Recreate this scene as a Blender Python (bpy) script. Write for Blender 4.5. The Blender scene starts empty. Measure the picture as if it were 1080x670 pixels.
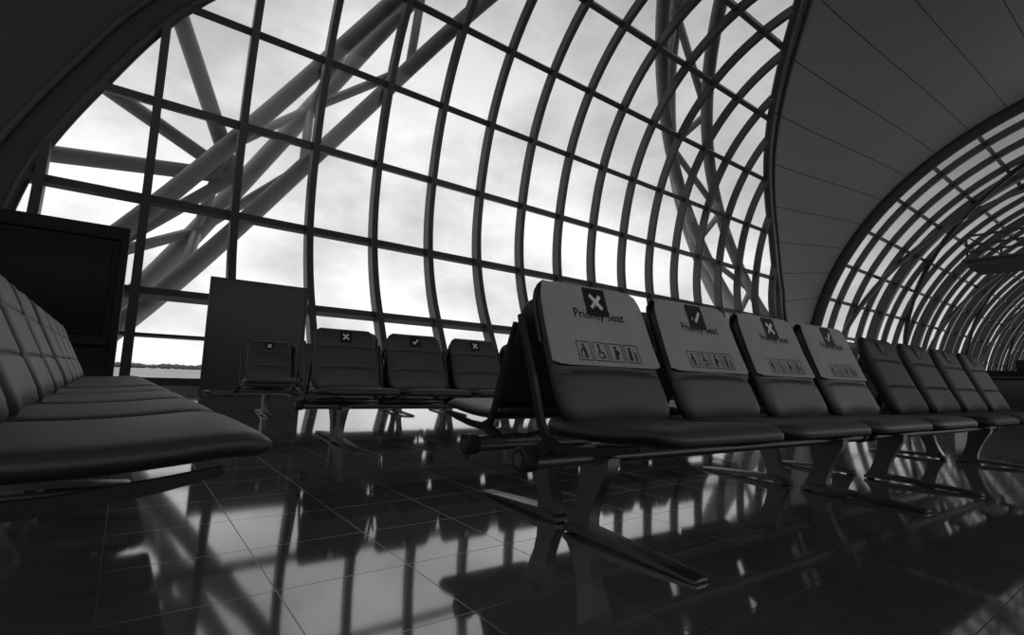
import bpy, bmesh, math, random
from mathutils import Vector, Matrix
random.seed(3)
S=bpy.context.scene
COL=S.collection
H=0.62
# ------------------------------------------------------------ helpers
def link(o):
    COL.objects.link(o); return o
def new_obj(name,me,parent=None,loc=None,rot=None):
    o=bpy.data.objects.new(name,me); link(o)
    if parent: o.parent=parent
    if loc is not None: o.location=loc
    if rot is not None: o.rotation_euler=rot
    return o
def tag(o,label,cat,group=None,kind=None):
    o["label"]=label; o["category"]=cat
    if group:o["group"]=group
    if kind:o["kind"]=kind
    return o
def struct(o,label=None):
    o["kind"]="structure"
    if label:o["label"]=label
    return o
def finish(bm,name,mats,smooth=True,angle=35,weld=False):
    if weld: bmesh.ops.remove_doubles(bm,verts=bm.verts,dist=1e-5)
    bmesh.ops.recalc_face_normals(bm,faces=bm.faces)
    me=bpy.data.meshes.new(name); bm.to_mesh(me); bm.free()
    for m in mats: me.materials.append(m)
    if smooth:
        me.polygons.foreach_set("use_smooth",[True]*len(me.polygons))
        try: me.set_sharp_from_angle(angle=math.radians(angle))
        except Exception: pass
    return me
def box(bm,c,s,mat=0,M=None,bevel=0):
    r=bmesh.ops.create_cube(bm,size=1.0)
    vs=r['verts']
    for v in vs:
        v.co=Vector((v.co.x*s[0],v.co.y*s[1],v.co.z*s[2]))+Vector(c)
    fs=set(f for v in vs for f in v.link_faces)
    for f in fs:f.material_index=mat
    if bevel:
        es=list(set(e for v in vs for e in v.link_edges))
        bmesh.ops.bevel(bm,geom=es,offset=bevel,segments=2,affect='EDGES',profile=.5)
    return vs
def sweep(bm,pts,sides,norms,w,d,mat=0):
    rings=[]
    for p,s,n in zip(pts,sides,norms):
        p=Vector(p);s=Vector(s)*w/2;n=Vector(n)*d/2
        rings.append([bm.verts.new(p+s+n),bm.verts.new(p-s+n),bm.verts.new(p-s-n),bm.verts.new(p+s-n)])
    for a,b in zip(rings,rings[1:]):
        for i in range(4):
            f=bm.faces.new((a[i],a[(i+1)%4],b[(i+1)%4],b[i])); f.material_index=mat
    bm.faces.new(rings[0]).material_index=mat
    bm.faces.new(rings[-1][::-1]).material_index=mat
def tube(bm,pts,r,seg=12,mat=0):
    pts=[Vector(p) for p in pts]; rings=[]
    ref=None
    for i,p in enumerate(pts):
        if i==0:t=pts[1]-pts[0]
        elif i==len(pts)-1:t=pts[-1]-pts[-2]
        else:t=pts[i+1]-pts[i-1]
        t.normalize()
        if ref is None:
            ref=t.orthogonal().normalized()
        ref=(ref-t*ref.dot(t)).normalized()
        b=t.cross(ref)
        rr=r[i] if isinstance(r,(list,tuple)) else r
        rings.append([bm.verts.new(p+(ref*math.cos(2*math.pi*k/seg)+b*math.sin(2*math.pi*k/seg))*rr) for k in range(seg)])
    for a,b in zip(rings,rings[1:]):
        for k in range(seg):
            bm.faces.new((a[k],a[(k+1)%seg],b[(k+1)%seg],b[k])).material_index=mat
    bm.faces.new(rings[0][::-1]).material_index=mat
    bm.faces.new(rings[-1]).material_index=mat
# ------------------------------------------------------------ materials
def mat(name,val,rough=.5,metal=0,spec=.5,noise=0,nscale=8,bump=0,bscale=60,coat=0):
    m=bpy.data.materials.new(name); m.use_nodes=True
    nt=m.node_tree; b=nt.nodes['Principled BSDF']
    b.inputs['Roughness'].default_value=rough
    b.inputs['Metallic'].default_value=metal
    b.inputs['Specular IOR Level'].default_value=spec
    b.inputs['Coat Weight'].default_value=coat
    tc=nt.nodes.new('ShaderNodeTexCoord')
    n=nt.nodes.new('ShaderNodeTexNoise'); n.inputs['Scale'].default_value=nscale; n.inputs['Detail'].default_value=4
    nt.links.new(tc.outputs['Object'],n.inputs['Vector'])
    mr=nt.nodes.new('ShaderNodeMapRange')
    mr.inputs['To Min'].default_value=val*(1-noise); mr.inputs['To Max'].default_value=val*(1+noise)
    nt.links.new(n.outputs['Fac'],mr.inputs['Value'])
    nt.links.new(mr.outputs['Result'],b.inputs['Base Color'])
    if bump:
        n2=nt.nodes.new('ShaderNodeTexNoise'); n2.inputs['Scale'].default_value=bscale
        nt.links.new(tc.outputs['Object'],n2.inputs['Vector'])
        bp=nt.nodes.new('ShaderNodeBump'); bp.inputs['Strength'].default_value=bump; bp.inputs['Distance'].default_value=.004
        nt.links.new(n2.outputs['Fac'],bp.inputs['Height']); nt.links.new(bp.outputs['Normal'],b.inputs['Normal'])
    return m
M_leather=mat('upholstery',.048,.45,spec=.4,noise=.15,bump=.25,bscale=220,nscale=5)
M_leatherD=mat('upholstery_dark',.018,.55,spec=.25,noise=.15,bump=.25,bscale=220,nscale=5)
M_shell=mat('dark_shell',.02,.5,noise=.1)
M_cover=mat('cover_cloth',.37,.85,noise=.12,bump=.5,bscale=300,nscale=6)
M_black=mat('print_black',.008,.6,spec=.2)
M_grey=mat('print_grey',.03,.7,spec=.2)
M_white=mat('print_white',.75,.6)
M_faint=mat('print_faint',.12,.7)  # darker mark tone for the second unit's stickers
M_metal=mat('satin_aluminium',.30,.38,metal=1,noise=.15,nscale=20)
M_dark=mat('dark_steel',.05,.4,metal=.6,noise=.15)
M_frame=mat('window_frame_paint',.04,.5,noise=.15,nscale=3)
M_truss=mat('truss_paint',.22,.5,noise=.1,nscale=2)
M_truss2=mat('truss_paint_pale',.30,.5,noise=.1,nscale=2)
M_panel=mat('matt_black_panel',.008,.6,noise=.2,spec=.25)
M_screen=mat('dark_screen',.004,.5,spec=.2)
M_apron=mat('apron_concrete',.34,.9,noise=.15,nscale=.05)
M_tree=mat('foliage',.10,.9,noise=.4,nscale=.4)
M_wall=mat('wall_paint',.08,.8,noise=.08)
M_pale=mat('pale_cladding',.30,.7,noise=.08)
M_clad=mat('dark_cladding',.06,.7,noise=.08)

# floor tiles
M_floor=bpy.data.materials.new('polished_tiles'); M_floor.use_nodes=True
nt=M_floor.node_tree; b=nt.nodes['Principled BSDF']
tc=nt.nodes.new('ShaderNodeTexCoord')
br=nt.nodes.new('ShaderNodeTexBrick'); br.offset=0; br.squash=1
br.inputs['Scale'].default_value=1; br.inputs['Brick Width'].default_value=.4; br.inputs['Row Height'].default_value=.4
br.inputs['Mortar Size'].default_value=.0018; br.inputs['Mortar Smooth'].default_value=.2
br.inputs['Color1'].default_value=(.10,.10,.10,1); br.inputs['Color2'].default_value=(.125,.125,.125,1); br.inputs['Mortar'].default_value=(.03,.03,.03,1)
nt.links.new(tc.outputs['Object'],br.inputs['Vector'])
no=nt.nodes.new('ShaderNodeTexNoise'); no.inputs['Scale'].default_value=14; no.inputs['Detail'].default_value=6
nt.links.new(tc.outputs['Object'],no.inputs['Vector'])
mx=nt.nodes.new('ShaderNodeMix'); mx.data_type='RGBA'; mx.blend_type='MULTIPLY'; mx.inputs['Factor'].default_value=.4
nt.links.new(br.outputs['Color'],mx.inputs['A']); nt.links.new(no.outputs['Color'],mx.inputs['B'])
bw=nt.nodes.new('ShaderNodeRGBToBW'); nt.links.new(mx.outputs['Result'],bw.inputs['Color'])
nt.links.new(bw.outputs['Val'],b.inputs['Base Color'])
b.inputs['IOR'].default_value=2.4
mr=nt.nodes.new('ShaderNodeMapRange'); mr.inputs['To Min'].default_value=.05; mr.inputs['To Max'].default_value=.07
nt.links.new(no.outputs['Fac'],mr.inputs['Value'])
mr2=nt.nodes.new('ShaderNodeMath'); mr2.operation='MULTIPLY_ADD'; mr2.inputs[1].default_value=.3
nt.links.new(br.outputs['Fac'],mr2.inputs[0]); nt.links.new(mr.outputs['Result'],mr2.inputs[2])
nt.links.new(mr2.outputs[0],b.inputs['Roughness'])
bp=nt.nodes.new('ShaderNodeBump'); bp.invert=True; bp.inputs['Strength'].default_value=.12; bp.inputs['Distance'].default_value=.001
nt.links.new(br.outputs['Fac'],bp.inputs['Height']); nt.links.new(bp.outputs['Normal'],b.inputs['Normal'])

def glass(name,zmin,zmax,a,bb):
    m=bpy.data.materials.new(name); m.use_nodes=True
    nt=m.node_tree; nt.nodes.clear()
    out=nt.nodes.new('ShaderNodeOutputMaterial'); tr=nt.nodes.new('ShaderNodeBsdfTransparent'); gl=nt.nodes.new('ShaderNodeBsdfGlossy')
    gl.inputs['Roughness'].default_value=.02; gl.inputs['Color'].default_value=(.8,.8,.8,1)
    geo=nt.nodes.new('ShaderNodeTexCoord'); sx=nt.nodes.new('ShaderNodeSeparateXYZ'); nt.links.new(geo.outputs['Object'],sx.inputs[0])
    mr=nt.nodes.new('ShaderNodeMapRange'); mr.inputs['From Min'].default_value=zmin; mr.inputs['From Max'].default_value=zmax
    mr.inputs['To Min'].default_value=a; mr.inputs['To Max'].default_value=bb
    nt.links.new(sx.outputs['Z'],mr.inputs['Value']); nt.links.new(mr.outputs['Result'],tr.inputs['Color'])
    mxs=nt.nodes.new('ShaderNodeMixShader'); mxs.inputs[0].default_value=.03
    nt.links.new(tr.outputs[0],mxs.inputs[1]); nt.links.new(gl.outputs[0],mxs.inputs[2]); nt.links.new(mxs.outputs[0],out.inputs['Surface'])
    return m
M_glass=glass('fritted_glass',7,18,.97,.42)
M_glass2=glass('fritted_glass_dense',2,18,.75,.30)

M_mem=bpy.data.materials.new('roof_membrane'); M_mem.use_nodes=True
nt=M_mem.node_tree; b=nt.nodes['Principled BSDF']; b.inputs['Roughness'].default_value=.6
uv=nt.nodes.new('ShaderNodeUVMap'); sx=nt.nodes.new('ShaderNodeSeparateXYZ'); nt.links.new(uv.outputs[0],sx.inputs[0])
fr=nt.nodes.new('ShaderNodeMath'); fr.operation='FRACT'; nt.links.new(sx.outputs['Y'],fr.inputs[0])
lt=nt.nodes.new('ShaderNodeMath'); lt.operation='LESS_THAN'; lt.inputs[1].default_value=.022; nt.links.new(fr.outputs[0],lt.inputs[0])
mr=nt.nodes.new('ShaderNodeMapRange'); mr.inputs['To Min'].default_value=.26; mr.inputs['To Max'].default_value=.04
nt.links.new(lt.outputs[0],mr.inputs['Value']); nt.links.new(mr.outputs['Result'],b.inputs['Base Color'])
M_mem_shaded=mat('roof_membrane_shaded',.05,.7,noise=.1,nscale=.5)  # same membrane on the left, its shade put into the colour

M_rib=bpy.data.materials.new('ribbed_board'); M_rib.use_nodes=True
nt=M_rib.node_tree; b=nt.nodes['Principled BSDF']; b.inputs['Roughness'].default_value=.5
tc=nt.nodes.new('ShaderNodeTexCoord'); wv=nt.nodes.new('ShaderNodeTexWave'); wv.inputs['Scale'].default_value=8; wv.bands_direction='X'
nt.links.new(tc.outputs['Object'],wv.inputs['Vector'])
mr=nt.nodes.new('ShaderNodeMapRange'); mr.inputs['To Min'].default_value=.03; mr.inputs['To Max'].default_value=.075
nt.links.new(wv.outputs['Fac'],mr.inputs['Value']); nt.links.new(mr.outputs['Result'],b.inputs['Base Color'])

# ------------------------------------------------------------ vault geometry
YA,ZA,RA=9.02,6.56,8.58
YB,ZB,RB=-.33,.54,18.7
XC=17.2
T0=-49.9; T1=103.9
TAB=[(-70,20.3),(-50,20.2),(-11,19.75),(10,18.5),(32,16.3),(60,11.1),(85,5.4),(103.9,0),(120,-4)]
LEV=[T0,-28.7,-9.2,10.3,29.0,46.5,63,79,94,T1]
def w_open(t):
    if t>=T1: return 0.0
    for i in range(1,len(TAB)-2):
        if TAB[i][0]<=t<=TAB[i+1][0]:
            (ta,a),(tb,b),(tc_,c),(td,d)=TAB[i-1:i+3]
            h=tc_-tb; u=(t-tb)/h; m0=(c-a)/(tc_-ta)*h; m1=(d-b)/(td-tb)*h
            return max(0,(2*u**3-3*u*u+1)*b+(u**3-2*u*u+u)*m0+(-2*u**3+3*u*u)*c+(u**3-u*u)*m1)
    return 20.2
def XL(t): return XC-w_open(t)
def XR(t): return XC+w_open(t)-2.6*min(1,max(0,(5-t)/50))
def RAt(t):
    u=min(1,max(0,(t-5)/90)); return RA+2.2*u*u*(3-2*u)
def PC(t,r=0):
    a=math.radians(t)
    if t<-28.7:
        a=math.radians(-28.7); y0=YA+RA*math.cos(a); z0=ZA+RA*math.sin(a)
        u=(-28.7-t)/(-28.7-T0)
        return (y0+(15.3-y0)*u+r*.87, z0+(0-z0)*u-r*.45)
    R=RAt(t)+r
    return (YA+R*math.cos(a), ZA+R*math.sin(a))
def PA(t,r=0):
    if t>=T1:
        a=math.radians(T1); y,z=PC(T1,r); L=(t-T1)*.2
        return (y-math.sin(a)*L, z+math.cos(a)*L)
    return PC(t,r)
def tb_of(t): return -1.7+71.7*(t-T0)/(T1-T0)
def PB(tb,r=0):
    a=math.radians(tb); return (YB+(RB+r)*math.cos(a), ZB+(RB+r)*math.sin(a))

def sheet(bm,uvl,grid,uvs,mi=0):
    vs=[[bm.verts.new(p) for p in row] for row in grid]
    for i in range(len(vs)-1):
        for j in range(len(vs[0])-1):
            try:f=bm.faces.new((vs[i][j],vs[i][j+1],vs[i+1][j+1],vs[i+1][j]))
            except ValueError: continue
            f.material_index=mi
            q=[(i,j),(i,j+1),(i+1,j+1),(i+1,j)]
            for l,(a,c) in zip(f.loops,q): l[uvl].uv=uvs[a][c]
bm=bmesh.new(); uvl=bm.loops.layers.uv.new('UVMap')
ts=[T0+(T1-T0)*i/80 for i in range(81)]+[T1+i*5 for i in range(1,20)]
gL=[];uL=[];gR=[];uR=[]
for t in ts:
    y,z=PA(t); xl=XL(t); xr=XR(t)
    gL.append([(-14+(xl+14)*k/8,y,z) for k in range(9)]); uL.append([((-14+(xl+14)*k/8)/9,t/13) for k in range(9)])
    yb,zb=PB(tb_of(t)); row=[];ur=[]
    for k in range(17):
        s=k/16; e=s*s*(3-2*s)*.5+s*.5
        row.append((xr+(42-xr)*s, y+(yb-y)*e, z+(zb-z)*e)); ur.append((s*2,t/13))
    gR.append(row); uR.append(ur)
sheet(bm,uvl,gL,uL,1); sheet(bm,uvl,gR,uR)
def bandB(x0,x1,a0,a1):
    n=max(2,int((a1-a0)/3)); g=[];u=[]
    for i in range(n+1):
        tb=a0+(a1-a0)*i/n; y,z=PB(tb)
        g.append([(x0,y,z),(x1,y,z)]); u.append([(x0/9,tb/4.5),(x1/9,tb/4.5)])
    sheet(bm,uvl,g,u)
bandB(42,120,104,126)
me=finish(bm,'ceiling',[M_mem,M_mem_shaded],smooth=True,angle=60)
o=new_obj('ceiling',me); struct(o,'taut fabric roof membrane with seams')

# window 1
bm=bmesh.new(); uvl=bm.loops.layers.uv.new('UVMap')
g=[]; tl=[]
for a,b in zip(LEV,LEV[1:]):
    for k in range(6): tl.append(a+(b-a)*k/6)
tl.append(T1-.3)
for t in tl:
    y,z=PA(t,.05)
    g.append([(XL(t)+(XR(t)-XL(t))*k/20,y,z) for k in range(21)])
sheet(bm,uvl,g,[[(0,0)]*21 for _ in g])
for f in bm.faces:f.material_index=1
def nrm(t):
    p=PA(t,0); q=PA(t,1.0); return (0,q[0]-p[0],q[1]-p[1])
def arcA(x,t0,t1,r,w,d,mat=0):
    n=max(3,int((t1-t0)/3.2)); T=[t0+(t1-t0)*i/n for i in range(n+1)]
    T=sorted(set(T+[q for q in (-28.7,) if t0<q<t1]))
    P=[];Sd=[];Nn=[]
    for t in T:
        y,z=PA(t,r); P.append((x,y,z)); Sd.append((1,0,0)); Nn.append(nrm(t))
    sweep(bm,P,Sd,Nn,w,d,mat)
x=0.0-2.2
while x<37.2:
    tm=T0
    while tm<T1 and not (XL(tm)<=x<=XR(tm)): tm+=.5
    ts_=tm
    while tm<T1 and XL(tm)<=x<=XR(tm): tm+=.5
    if tm>ts_+5: arcA(x,ts_,tm,-.14,.21,.40)
    x+=2.2
for t in [T0+1]+LEV[1:-1]:
    if XR(t)-XL(t)<2: continue
    y,z=PA(t,-.05); nn=nrm(t)
    sweep(bm,[(XL(t),y,z),(XR(t),y,z)],[(0,-nn[2],nn[1])]*2,[nn]*2,.22,.26)
y,z=PA(-38.5,-.05); nn=nrm(-38.5)
sweep(bm,[(XL(-38),y,z),(XR(-38),y,z)],[(0,-nn[2],nn[1])]*2,[nn]*2,.08,.1)
me=finish(bm,'window_1',[M_frame,M_glass],smooth=True,angle=20)
struct(new_obj('window_1',me),'curved curtain wall of square panes in dark mullions')
def trimcurve(name,pts):
    bm=bmesh.new()
    for q,rr in pts: tube(bm,q,rr,14)
    o=new_obj(name,finish(bm,name,[M_frame])); struct(o,'dark steel arch rib'); return o
tt=[T0+(T1-T0)*i/70 for i in range(71)]
trimcurve('trim_1',[([(XL(t)-dx,)+PA(t,rr) for t in tt],r) for dx,rr,r in ((0,-.05,.13),(.8,-.05,.08))])
trimcurve('trim_2',[([(XR(t),)+PA(t,-.12) for t in tt],.20),([(XR(t)+.9,)+PA(t,-.1) for t in tt],.10)])
trimcurve('trim_3',[([(42,)+PB(-1.7+128*i/60,-.2) for i in range(61)],.42)])

def window2(name,x0,x1):
    bm=bmesh.new(); uvl=bm.loops.layers.uv.new('UVMap')
    A=[-1.7+105.7*i/40 for i in range(41)]
    g=[[(x0,)+PB(a,.05),(x1,)+PB(a,.05)] for a in A]
    sheet(bm,uvl,g,[[(0,0)]*2 for _ in g])
    for f in bm.faces:f.material_index=1
    N=lambda a:(0,math.cos(math.radians(a)),math.sin(math.radians(a)))
    x=x0+2.9; k=0
    while x<x1-1:
        big=k%4==3
        sweep(bm,[(x,)+PB(a,-.1) for a in A],[(1,0,0)]*41,[N(a) for a in A],.55 if big else .28,.75 if big else .42)
        x+=2.9; k+=1
    a=5.0
    while a<104:
        c,s=math.cos(math.radians(a)),math.sin(math.radians(a))
        y,z=PB(a,-.05)
        sweep(bm,[(x0,y,z),(x1,y,z)],[(0,-s,c)]*2,[(0,c,s)]*2,.26,.2)
        a+=8.5
    for k in range(3):
        xa=x0+2+k*22
        for sg in (1,-1):
            P=[((xa+20*i/30) if sg>0 else (xa+20-20*i/30),)+PB(104*i/30,-.4) for i in range(31)]
            tube(bm,P,.2,8)
    struct(new_obj(name,finish(bm,name,[M_frame,M_glass2])),'curved curtain wall of square panes in dark mullions')
window2('window_2',42,120)

# floor
bm=bmesh.new()
vs=[bm.verts.new(p) for p in [(-14,-14,0),(120,-14,0),(120,18.45,0),(42,18.45,0),(35,15.35,0),(-14,15.35,0)]]
bm.faces.new(vs)
r=bmesh.ops.extrude_face_region(bm,geom=bm.faces[:]); 
for v in [e for e in r['geom'] if isinstance(e,bmesh.types.BMVert)]: v.co.z-=.3
struct(new_obj('floor',finish(bm,'floor',[M_floor],smooth=False)),'dark polished stone tile floor')
bm=bmesh.new(); box(bm,(10.8,15.1,.05),(49,.3,.10)); struct(new_obj('baseboard_window',finish(bm,'bb',[M_pale],False)),'low pale sill')
bm=bmesh.new(); box(bm,(19.4,14.75,.19),(31,.35,.38),bevel=.02); struct(new_obj('trim_4',finish(bm,'trim_4',[M_clad],False)),'low dark strip added to mask the bright foot of the glass')  # added dark strip, blocks the bright lower glazing behind the bench legs
bm=bmesh.new(); box(bm,(81,17.2,1.3),(76,.4,2.6),bevel=.02); struct(new_obj('wall_north',finish(bm,'wall_north',[M_clad],False)),'low dark wall at the foot of the far vault')
bm=bmesh.new(); box(bm,(53,-14,3.0),(134,.3,6.0)); struct(new_obj('wall_light_block',finish(bm,'wall_light_block',[M_wall],False)),'plain wall')  # unseen, behind the camera; height set to cut fill light from that side
bm=bmesh.new(); box(bm,(-14.2,0,5),(.3,29,10)); struct(new_obj('wall_west',finish(bm,'wall_west',[M_wall],False)),'plain wall')

# exterior ground and trees
bm=bmesh.new(); box(bm,(150,1500,-3.25),(6000,2965,.5)); o=new_obj('ground',finish(bm,'ground',[M_apron],False)); struct(o,'grey concrete airport apron')
bm=bmesh.new()
for i in range(420):
    x=-500+i*3.4+random.uniform(-2,2); h=random.uniform(3,4.4)
    r=bmesh.ops.create_icosphere(bm,subdivisions=1,radius=1)
    for v in r['verts']:
        v.co=Vector((x+v.co.x*5,520+v.co.y*4,-3+h*.5+v.co.z*h*.55))
o=new_obj('tree_line',finish(bm,'tree_line',[M_tree])); tag(o,'distant low line of trees beyond the airfield','trees',kind='stuff')

# ------------------------------------------------------------ exterior trusses
def truss(xf,t0,t1,label,r0=.30,n=8,wd=1.3,ro=(.9,3.2),extra=(),m=None,sr=.5):
    m=m or M_truss
    e=bpy.data.objects.new('steel_truss',None); link(e); tag(e,label,'truss',group='exterior steel trusses')
    y,z=PA(t0,1.5); e.location=(xf(t0),y,z); inv=Vector(e.location)
    def pt(t,c):
        dx,r={0:(-wd,ro[0]),1:(wd,ro[0]),2:(0,ro[1])}[c]
        a=math.radians(t); R=RAt(t)+r
        return Vector((xf(t)+dx,YA+R*math.cos(a),ZA+R*math.sin(a)))-inv
    for c in range(3):
        bm=bmesh.new(); tube(bm,[pt(t0+(t1-t0)*i/40,c) for i in range(41)],r0 if c<2 else r0*1.15,14)
        new_obj('chord',finish(bm,'chord',[m]),e)
    st=(t1-t0)/n
    for i in range(n):
        ta=t0+st*i; tm=ta+st/2; tb=ta+st
        for p,q in ((pt(ta,0),pt(tm,2)),(pt(tm,2),pt(tb,0)),(pt(ta,1),pt(tm,2)),(pt(tm,2),pt(tb,1))):
            bm=bmesh.new(); tube(bm,[p,q],r0*sr,10); new_obj('strut',finish(bm,'strut',[m]),e)
    for p,q,r in extra:
        bm=bmesh.new(); tube(bm,[Vector(p)-inv,Vector(q)-inv],r,12); new_obj('strut',finish(bm,'strut',[m]),e)
    return e
ND=(2.3,19.2,7.0)
truss(lambda t:2.3+.12*t,-47,88,'pale tubular steel truss leaning outside the glass wall',n=5,r0=.28,wd=1.2,ro=(1.0,3.0),sr=.6,
  extra=[(ND,(-9.5,19.2,5.6),.24),(ND,(-8.7,18.6,12.4),.22),(ND,(-2.4,16.6,17.0),.26),(ND,(-6.5,19.6,-1.5),.2),
         ((-4.4,19.2,6.2),(-.1,17.9,12.2),.16)])
truss(lambda t:33.0-.2*t,-47,80,'pale tubular steel truss arching outside the glass wall',n=5,r0=.32,wd=1.9,ro=(.8,2.6),sr=.6,m=M_truss2)

# ------------------------------------------------------------ seating
def cushion_mesh(name,W,Hh,T,r,mapf,grooves=(),taper=0,mats=(None,),bulge=0,gd=.007,e=.05):
    bs=set([-1,1])
    for k in range(15): bs.add(round(-math.cos(math.pi*k/14),4))
    for g in grooves:
        for d in (-.014,-.006,0,.006,.014): bs.add(round((g+d)/(Hh/2),4))
    bs=sorted(bs); As=[-math.cos(math.pi*k/16) for k in range(17)]
    bm=bmesh.new()
    def pt(a,bv,side):
        h=bv*Hh/2; ov=max(0,abs(h)-(Hh/2-r))
        hw=W/2+taper*bv - r+math.sqrt(max(0,r*r-ov*ov)); x=a*hw
        dx=hw-abs(x); dh=Hh/2-abs(h); d=min(dx,dh)
        k=min(1,max(0,d/e)); th=T/2*math.sqrt(1-(1-k)**2)
        if side>0:
            th+=bulge*(1-a*a)*(1-bv*bv)*k
            for g in grooves: th-=gd*math.exp(-((h-g)/.006)**2)*k
        return mapf(x,h,side*th)
    for side in (1,-1):
        vs=[[bm.verts.new(pt(a,bv,side)) for a in As] for bv in bs]
        for i in range(len(bs)-1):
            for j in range(len(As)-1):
                f=bm.faces.new((vs[i][j],vs[i][j+1],vs[i+1][j+1],vs[i+1][j])); f.material_index=0 if side>0 else 1
    return finish(bm,name,mats,True,60,weld=True)
BH=.54
def back_map(x,h,off):
    s=(h+BH/2)/BH
    y=-.115+.225*s+.012*math.sin(math.pi*s)-.022*(x/.28)**2; z=.455+.53*s
    return Vector((x,y-off*.92,z+off*.39))
SD=.58
def seat_map(x,h,off):
    s=(h+SD/2)/SD
    y=-.02-.585*s
    z=.450+.03*s-.018*math.sin(math.pi*s)
    if s>.82: z-=.8*(s-.82)**2
    if s<.15: z+=.9*(.15-s)**2
    return Vector((x,y,z+off))
def seat_set(m):
    return (cushion_mesh('seat',.61,SD,.052,.07,seat_map,mats=[m,M_shell],bulge=.014),
            cushion_mesh('backrest',.56,BH,.07,.085,back_map,grooves=(-.09,.09),taper=-.012,mats=[m,M_shell],bulge=.022))
SET_A=seat_set(M_leather); SET_D=seat_set(M_leatherD)
ME_backL=cushion_mesh('backrest',.555,BH*.95,.068,.10,lambda x,h,o:back_map(x,h-.012,o),grooves=(-.09,.09),taper=-.014,mats=[M_leather,M_shell],bulge=.020,gd=.007,e=.045)
ME_seatL=cushion_mesh('seat',.605,SD,.050,.07,seat_map,mats=[M_leather,M_shell],bulge=.016,e=.04)
SET_L=(ME_seatL,ME_backL)

class Print:
    def __init__(s,bm,off): s.bm=bm; s.off=off
    def poly(s,pts,m,lift=0):
        vs=[s.bm.verts.new(back_map(x,h,s.off+lift)) for x,h in pts]
        f=s.bm.faces.new(vs); f.material_index=m
    def rect(s,x0,h0,x1,h1,m,lift=0): s.poly([(x0,h0),(x1,h0),(x1,h1),(x0,h1)],m,lift)
    def seg(s,p,q,w,m,lift=0):
        d=Vector((q[0]-p[0],q[1]-p[1])); d.normalize(); n=Vector((-d.y,d.x))*w/2
        s.poly([(p[0]-n.x,p[1]-n.y),(q[0]-n.x,q[1]-n.y),(q[0]+n.x,q[1]+n.y),(p[0]+n.x,p[1]+n.y)],m,lift)
    def disc(s,c,r,m,lift=0): s.poly([(c[0]+r*math.cos(k*math.pi/6),c[1]+r*math.sin(k*math.pi/6)) for k in range(12)],m,lift)
    def ring(s,c,r,w,m,lift=0,a0=0,a1=360):
        n=14
        for k in range(n):
            a=math.radians(a0+(a1-a0)*k/n); b=math.radians(a0+(a1-a0)*(k+1)/n)
            s.seg((c[0]+r*math.cos(a),c[1]+r*math.sin(a)),(c[0]+r*math.cos(b),c[1]+r*math.sin(b)),w,m,lift)
    def square_mark(s,kind,c,z,mb,mw):
        s.rect(c[0]-z/2,c[1]-z/2,c[0]+z/2,c[1]+z/2,mb,.0012)
        q=z*.24
        if kind=='x':
            s.seg((c[0]-q,c[1]-q),(c[0]+q,c[1]+q),z*.15,mw,.0022); s.seg((c[0]-q,c[1]+q),(c[0]+q,c[1]-q),z*.15,mw,.0028)
        else:
            s.seg((c[0]-q*1.1,c[1]-q*.1),(c[0]-q*.25,c[1]-q*.9),z*.13,mw,.0022); s.seg((c[0]-q*.4,c[1]-q*.9),(c[0]+q*1.2,c[1]+q*.9),z*.13,mw,.0028)
    def text(s,body,c,size,m):
        cu=bpy.data.curves.new('txt','FONT'); cu.body=body; cu.size=size; cu.align_x='CENTER'; cu.resolution_u=2; cu.offset=size*.008
        o=bpy.data.objects.new('txt',cu); link(o); bpy.context.view_layer.update()
        me=o.evaluated_get(bpy.context.evaluated_depsgraph_get()).to_mesh()
        vs=[s.bm.verts.new(back_map(v.co.x+c[0],v.co.y+c[1],s.off)) for v in me.vertices]
        for p in me.polygons:
            try: f=s.bm.faces.new([vs[i] for i in p.vertices]); f.material_index=m
            except ValueError: pass
        o.evaluated_get(bpy.context.evaluated_depsgraph_get()).to_mesh_clear()
        bpy.data.objects.remove(o); bpy.data.curves.remove(cu)
def no_recalc(bm,name,mats):
    me=bpy.data.meshes.new(name); bm.to_mesh(me); bm.free()
    for m in mats: me.materials.append(m)
    me.polygons.foreach_set("use_smooth",[True]*len(me.polygons))
    me.set_sharp_from_angle(angle=math.radians(40))
    return me
OC=.056
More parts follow.
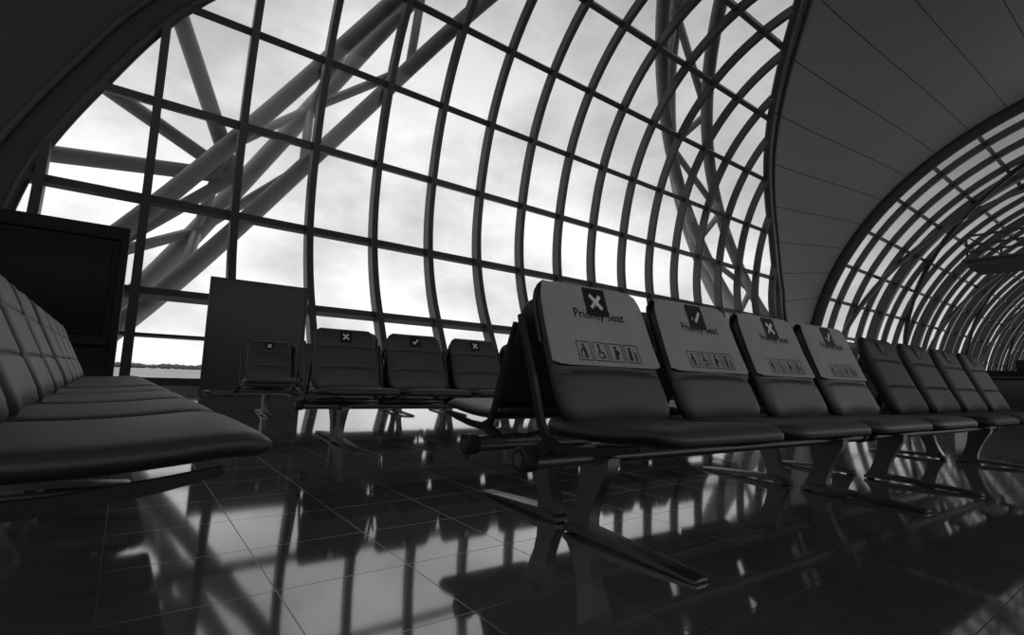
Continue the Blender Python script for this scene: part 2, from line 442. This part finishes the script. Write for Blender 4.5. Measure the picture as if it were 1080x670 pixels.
def cover_mesh(kind):
    bm=bmesh.new(); o=OC
    prof=[]
    for k in range(12): prof.append((-.07+(.325)*k/12,o))
    for k in range(9):
        a=math.pi*k/8; prof.append((.258+.026*math.sin(a),o*math.cos(a) if a<math.pi/2 else .046*math.cos(a)))
    for k in range(1,8): prof.append((.258-.03*k,-.046))
    hwf=lambda h: .276-.012*(h/(BH/2))-(.024*max(0,(h-.19)/.08)**2)
    grids=[]
    for th in (0,.003):
        rows=[]
        for h,of in prof:
            hw=hwf(h)+.008; sg=1 if of>=0 else -1
            row=[]
            for j in range(19):
                a=j/9-1
                ex=-.026*(abs(a)**6) if abs(of)>.03 else 0
                low=.022*(abs(a)**10) if h<-.06 else 0
                row.append(bm.verts.new(back_map(a*hw*1.01,h+low,of+sg*(th+ex))))
            rows.append(row)
        grids.append(rows)
    R=grids[1]
    for i in range(len(R)-1):
        for j in range(18): bm.faces.new((R[i][j],R[i][j+1],R[i+1][j+1],R[i+1][j]))
    R2=grids[0]
    for i in range(len(R)-1):
        for j in range(18): bm.faces.new((R2[i][j],R2[i+1][j],R2[i+1][j+1],R2[i][j+1]))
    for j in range(18): bm.faces.new((R2[0][j],R2[0][j+1],R[0][j+1],R[0][j]))
    P=Print(bm,o+.0045)
    P.square_mark(kind,(0,.197),.12,1,2)
    P.text('Priority Seat',(0,.122),.055,1)
    cs=.072; gap=.014; hc=-.014
    xs=[(k-1.5)*(cs+gap) for k in range(4)]
    h0,h1=hc-cs/2,hc+cs/2
    for cx in xs:
        a,b_=cx-cs/2,cx+cs/2
        for p,q in (((a,h0),(b_,h0)),((a,h1),(b_,h1)),((a,h0),(a,h1)),((b_,h0),(b_,h1))): P.seg(p,q,.003,3)
    def person(cx,b,s,lean=0):
        P.disc((cx+lean,b+s*.88),s*.12,3); P.seg((cx+lean*.8,b+s*.74),(cx,b+s*.38),s*.24,3)
        P.seg((cx-s*.07,b+s*.4),(cx-s*.09,b),s*.12,3); P.seg((cx+s*.07,b+s*.4),(cx+s*.09,b),s*.12,3)
    b0=h0+.008
    x=xs[0]; person(x+.004,b0,.056,-.006); P.seg((x-.006,hc+.011),(x-.020,hc-.006),.006,3); P.seg((x-.020,hc-.004),(x-.022,b0),.004,3)
    x=xs[1]; P.ring((x+.002,hc-.011),.015,.005,3,0,100,400); P.disc((x-.004,hc+.024),.007,3); P.seg((x-.003,hc+.016),(x-.001,hc-.003),.009,3); P.seg((x-.001,hc-.003),(x+.014,hc-.003),.007,3); P.seg((x+.014,hc-.002),(x+.021,hc-.025),.006,3)
    x=xs[2]; person(x,b0,.056,0); P.disc((x+.008,hc+.000),.010,3)
    x=xs[3]; person(x-.010,b0,.056,0); person(x+.018,b0,.036,0)
    return no_recalc(bm,'headrest_cover',[M_cover,M_black,M_white,M_grey])
ME_cover={k:cover_mesh(k) for k in 'xv'}
def sticker_mesh(kind,wm):
    bm=bmesh.new(); P=Print(bm,.051); P.square_mark(kind,(0,.18),.10,0,1)
    return no_recalc(bm,'sticker',[M_black,wm])
ME_st={k:sticker_mesh(k,M_white) for k in 'xv'}
ME_st['X']=sticker_mesh('x',M_faint); ME_st['V']=sticker_mesh('v',M_faint)
def beam_mesh(e0,e1):
    bm=bmesh.new(); tube(bm,[(-e0+.05,0,.33),(e1-.05,0,.33)],.037,24)
    for a,b in ((-e0+.06,-e0),(e1-.06,e1)):
        s=1 if b>a else -1
        tube(bm,[(a,0,.33),(a+s*.006,0,.33),(b-s*.006,0,.33),(b,0,.33)],[.040,.045,.045,.040],24,1)
        tube(bm,[(b,0,.33),(b+s*.004,0,.33)],.026,20,0)
    return finish(bm,'beam',[M_metal,M_shell])
ME_beam=beam_mesh(1.36,1.33); ME_beam_long=beam_mesh(1.33,1.48)
bm=bmesh.new()
pr=[(-.50,.428),(-.40,.410),(-.26,.392),(-.15,.388),(-.085,.41),(-.045,.48),(-.005,.60),(.05,.74),(.098,.86)]
wd=[.016,.024,.028,.032,.035,.03,.028,.024,.016]
ringP=[]
for i,(y,z) in enumerate(pr):
    a=pr[max(0,i-1)]; c=pr[min(len(pr)-1,i+1)]; t=Vector((0,c[0]-a[0],c[1]-a[1])).normalized(); n=Vector((0,-t.z,t.y))
    ringP.append((Vector((0,y,z)),Vector((1,0,0)),n,wd[i]))
prev=None
for p,s,n,w in ringP:
    cur=[bm.verts.new(p+s*.009+n*w/2),bm.verts.new(p-s*.009+n*w/2),bm.verts.new(p-s*.009-n*w/2),bm.verts.new(p+s*.009-n*w/2)]
    if prev:
        for k in range(4): bm.faces.new((prev[k],prev[(k+1)%4],cur[(k+1)%4],cur[k]))
    else: bm.faces.new(cur)
    prev=cur
bm.faces.new(prev[::-1])
sweep(bm,[(0,-.11,.39),(0,-.0,.35)],[(1,0,0)]*2,[(0,.34,.94)]*2,.03,.035)
ME_br=finish(bm,'side_bracket',[M_dark])
bm=bmesh.new()
def loft(profile,mat=0):
    prev=None
    for (y,z,wx,wy) in profile:
        cur=[bm.verts.new((sx*wx/2,y+sy*wy/2,z)) for sx,sy in ((1,1),(-1,1),(-1,-1),(1,-1))]
        if prev:
            for k in range(4): bm.faces.new((prev[k],prev[(k+1)%4],cur[(k+1)%4],cur[k])).material_index=mat
        else: bm.faces.new(cur).material_index=mat
        prev=cur
    bm.faces.new(prev[::-1]).material_index=mat
loft([(.09,.035,.06,.13),(.075,.08,.055,.105),(.05,.15,.052,.10),(.025,.22,.055,.12),(.0,.29,.06,.155),(.0,.325,.06,.16)])
tube(bm,[(-.05,0,.33),(.05,0,.33)],.046,24)
prev=None
for (y,zt,zb,wx) in [(-.465,.014,.006,.06),(-.455,.018,.003,.076),(-.30,.030,.008,.082),(-.12,.040,.012,.086),(.02,.048,.014,.088),(.10,.048,.012,.088),(.165,.03,.004,.08),(.172,.024,.008,.06)]:
    cur=[bm.verts.new((wx/2,y,zb)),bm.verts.new((wx/2,y,zt-.005)),bm.verts.new((wx/2-.014,y,zt)),bm.verts.new((-wx/2+.014,y,zt)),bm.verts.new((-wx/2,y,zt-.005)),bm.verts.new((-wx/2,y,zb))]
    if prev:
        for k in range(6): bm.faces.new((prev[k],prev[(k+1)%6],cur[(k+1)%6],cur[k]))
    else: bm.faces.new(cur)
    prev=cur
bm.faces.new(prev[::-1])
for y in (-.43,.14): tube(bm,[(0,y,0),(0,y,.012)],.022,12,1)
ME_leg=finish(bm,'leg',[M_metal,M_shell],True,30)

def bench(loc,rot,covers,stickers,label,group,legs=(-.97,.92),beam=None,sset=None):
    sset=sset or SET_A
    e=bpy.data.objects.new('airport_bench',None); link(e); e.location=loc; e.rotation_euler=(0,0,rot); e.empty_display_size=.2
    tag(e,label,'bench',group)
    new_obj('beam',beam or ME_beam,e)
    for s in legs: new_obj('leg',ME_leg,e,(s,0,0))
    for k in range(5): new_obj('side_bracket',ME_br,e,(-1.305+.6525*k,0,0))
    for i in range(4):
        x=-.98+.6533*i
        new_obj('seat',sset[0],e,(x,0,0))
        b=new_obj('backrest',sset[1],e,(x,0,0))
        if covers and covers[i]!='.':
            c=new_obj('headrest_cover',ME_cover[covers[i]],b); c['label']='pale cloth cover printed Priority Seat with '+('a cross' if covers[i]=='x' else 'a tick')
        elif stickers and stickers[i]!='.':
            c=new_obj('sticker',ME_st[stickers[i]],b); c['label']='black square sticker with '+('cross' if stickers[i] in 'xX' else 'tick')
    return e
LP='four-seat grey upholstered airport bench with pale priority seat covers'
LS='four-seat dark upholstered airport bench with distancing stickers'
LN='four-seat dark upholstered airport bench on metal beam'
G='rows of airport benches'
AL=math.radians(-2.7)
def place(row,u,rear):
    s=1.32+2.76*u+(.14 if rear else 0); d=.23 if rear else -.20
    px,py=1.19,1.665+3*row
    return (px+s*math.cos(AL)-d*math.sin(AL), py+s*math.sin(AL)+d*math.cos(AL),0)
for u in range(2):
    bench(place(0,u,False),AL,'xvxv' if u==0 else None,'XVXV',LP if u==0 else LS,G,sset=SET_A if u==0 else SET_D)
    bench(place(0,u,True),math.pi+AL,None,None,LN,G,legs=(-.81,1.07),beam=ME_beam_long if u==0 else None)
for row in (1,2):
    for u in range(2):
        bench(place(row,u,False),AL,None,'xvxv',LS,G)
        bench(place(row,u,True),math.pi+AL,None,None,LN,G,legs=(-.81,1.07),sset=SET_D)
AL2=math.radians(1.3)
for u in range(2):
    s=1.32+2.76*u
    bench((-.335-s*math.sin(AL2),1.08+s*math.cos(AL2),0),math.pi/2+AL2,None,None,LN,G,legs=(-1.0,.96),sset=SET_L)

# ------------------------------------------------------------ partition board
e=bpy.data.objects.new('partition_board',None); link(e); e.location=(2.45,13.5,0); tag(e,'tall dark ribbed partition board standing before the glass','partition')
bm=bmesh.new(); box(bm,(0,0,1.36),(2.1,.06,2.56),0,bevel=.006); new_obj('board',finish(bm,'board',[M_rib]),e)
bm=bmesh.new()
for s in (-1,1): box(bm,(s*1.06,0,1.33),(.04,.09,2.66),bevel=.004)
box(bm,(0,0,2.65),(2.16,.09,.04),bevel=.004)
for s in (-1,1): box(bm,(s*.9,0,.03),(.08,.6,.06),bevel=.01)
new_obj('frame',finish(bm,'frame',[M_dark]),e)

# ------------------------------------------------------------ display cabinet
e=bpy.data.objects.new('display_cabinet',None); link(e); e.location=(-2.2,12.2,0); tag(e,'large black free-standing display cabinet with dark screen','cabinet')
bm=bmesh.new()
for s in (-1,1): box(bm,(s*1.97,0,1.56),(.12,.7,3.12),bevel=.01)
box(bm,(0,0,3.0),(3.82,.7,.24),bevel=.01); box(bm,(0,0,.25),(3.82,.7,.5),bevel=.01); box(bm,(0,.02,1.7),(3.82,.6,2.5))
new_obj('body',finish(bm,'body',[M_panel]),e)
bm=bmesh.new(); box(bm,(0,-.29,1.95),(3.6,.06,1.7),bevel=.01); new_obj('screen',finish(bm,'screen',[M_screen]),e)
bm=bmesh.new(); box(bm,(0,-.36,.95),(3.8,.15,.06),bevel=.008); new_obj('shelf',finish(bm,'shelf',[M_panel]),e)

# ------------------------------------------------------------ far service counter and footbridge
e=bpy.data.objects.new('gate_counter',None); link(e); e.location=(19,3.4,0); tag(e,'dark boarding gate counter with pale front panel','counter')
bm=bmesh.new(); box(bm,(0,0,.52),(.7,2.6,1.04),bevel=.02); box(bm,(-.02,0,1.07),(.85,2.75,.06),bevel=.01); new_obj('body',finish(bm,'body',[M_dark]),e)
bm=bmesh.new(); box(bm,(-.365,.6,.55),(.03,.5,.8),bevel=.005); new_obj('front_panel',finish(bm,'front_panel',[M_white]),e)
bm=bmesh.new(); box(bm,(.9,-.2,.65),(.12,3.2,1.3),bevel=.01); box(bm,(.9,-.2,.04),(.5,3.2,.08)); new_obj('back_panel',finish(bm,'back_panel',[M_panel]),e)
for yy in (-.7,.7):
    bm=bmesh.new(); box(bm,(.05,yy,1.38),(.05,.55,.36),bevel=.01); box(bm,(.07,yy,1.15),(.05,.06,.14)); new_obj('monitor',finish(bm,'monitor',[M_panel]),e)
e=bpy.data.objects.new('footbridge',None); link(e); e.location=(52,-.4,9.6); tag(e,'dark clad elevated footbridge crossing the hall with railing','bridge')
bm=bmesh.new(); box(bm,(0,0,.7),(4,21,.5),bevel=.08); box(bm,(0,0,1.0),(4.4,21.4,.14)); new_obj('deck',finish(bm,'deck',[M_clad],False),e)
bm=bmesh.new()
for z in (1.6,2.1,2.8): box(bm,(-2.1,0,z),(.14,21,.14))
for k in range(12):
    box(bm,(-2.1,-10.4+k*1.89,1.9),(.12,.12,1.8))
    if k<11: sweep(bm,[(-2.1,-10.4+k*1.89,1.1),(-2.1,-8.51+k*1.89,2.8)],[(1,0,0)]*2,[(0,-.7,.7)]*2,.1,.1)
new_obj('railing',finish(bm,'railing',[M_frame],False),e)

# ------------------------------------------------------------ world
w=bpy.data.worlds.new('sky'); S.world=w; w.use_nodes=True; nt=w.node_tree
bg=nt.nodes['Background']; tc=nt.nodes.new('ShaderNodeTexCoord')
n1=nt.nodes.new('ShaderNodeTexNoise'); n1.inputs['Scale'].default_value=3.0; n1.inputs['Detail'].default_value=8; n1.inputs['Roughness'].default_value=.55
mp=nt.nodes.new('ShaderNodeMapping'); mp.inputs['Scale'].default_value=(1,1,1.8)
nt.links.new(tc.outputs['Generated'],mp.inputs['Vector']); nt.links.new(mp.outputs[0],n1.inputs['Vector'])
cr=nt.nodes.new('ShaderNodeValToRGB'); cr.color_ramp.elements[0].position=.35; cr.color_ramp.elements[0].color=(.52,.52,.52,1)
cr.color_ramp.elements[1].position=.60; cr.color_ramp.elements[1].color=(.92,.92,.92,1)
nt.links.new(n1.outputs['Fac'],cr.inputs[0]); nt.links.new(cr.outputs[0],bg.inputs['Color']); bg.inputs['Strength'].default_value=1.3

# ------------------------------------------------------------ camera
cam=bpy.data.cameras.new('camera'); co=bpy.data.objects.new('camera',cam); link(co)
cam.sensor_width=36; cam.lens=36*542/1080; cam.clip_end=6000; cam.clip_start=.02
th=math.radians(36.6); ph=math.radians(6.6); ro=math.radians(2.09)
F=Vector((math.sin(th)*math.cos(ph),math.cos(th)*math.cos(ph),math.sin(ph)))
R0=Vector((math.cos(th),-math.sin(th),0)); U0=R0.cross(F)
R=R0*math.cos(ro)+U0*math.sin(ro); U=-R0*math.sin(ro)+U0*math.cos(ro)
Mx=Matrix((R,U,-F)).transposed().to_4x4(); Mx.translation=Vector((0,0,H))
co.matrix_world=Mx
S.camera=co
S.view_settings.view_transform='Standard'
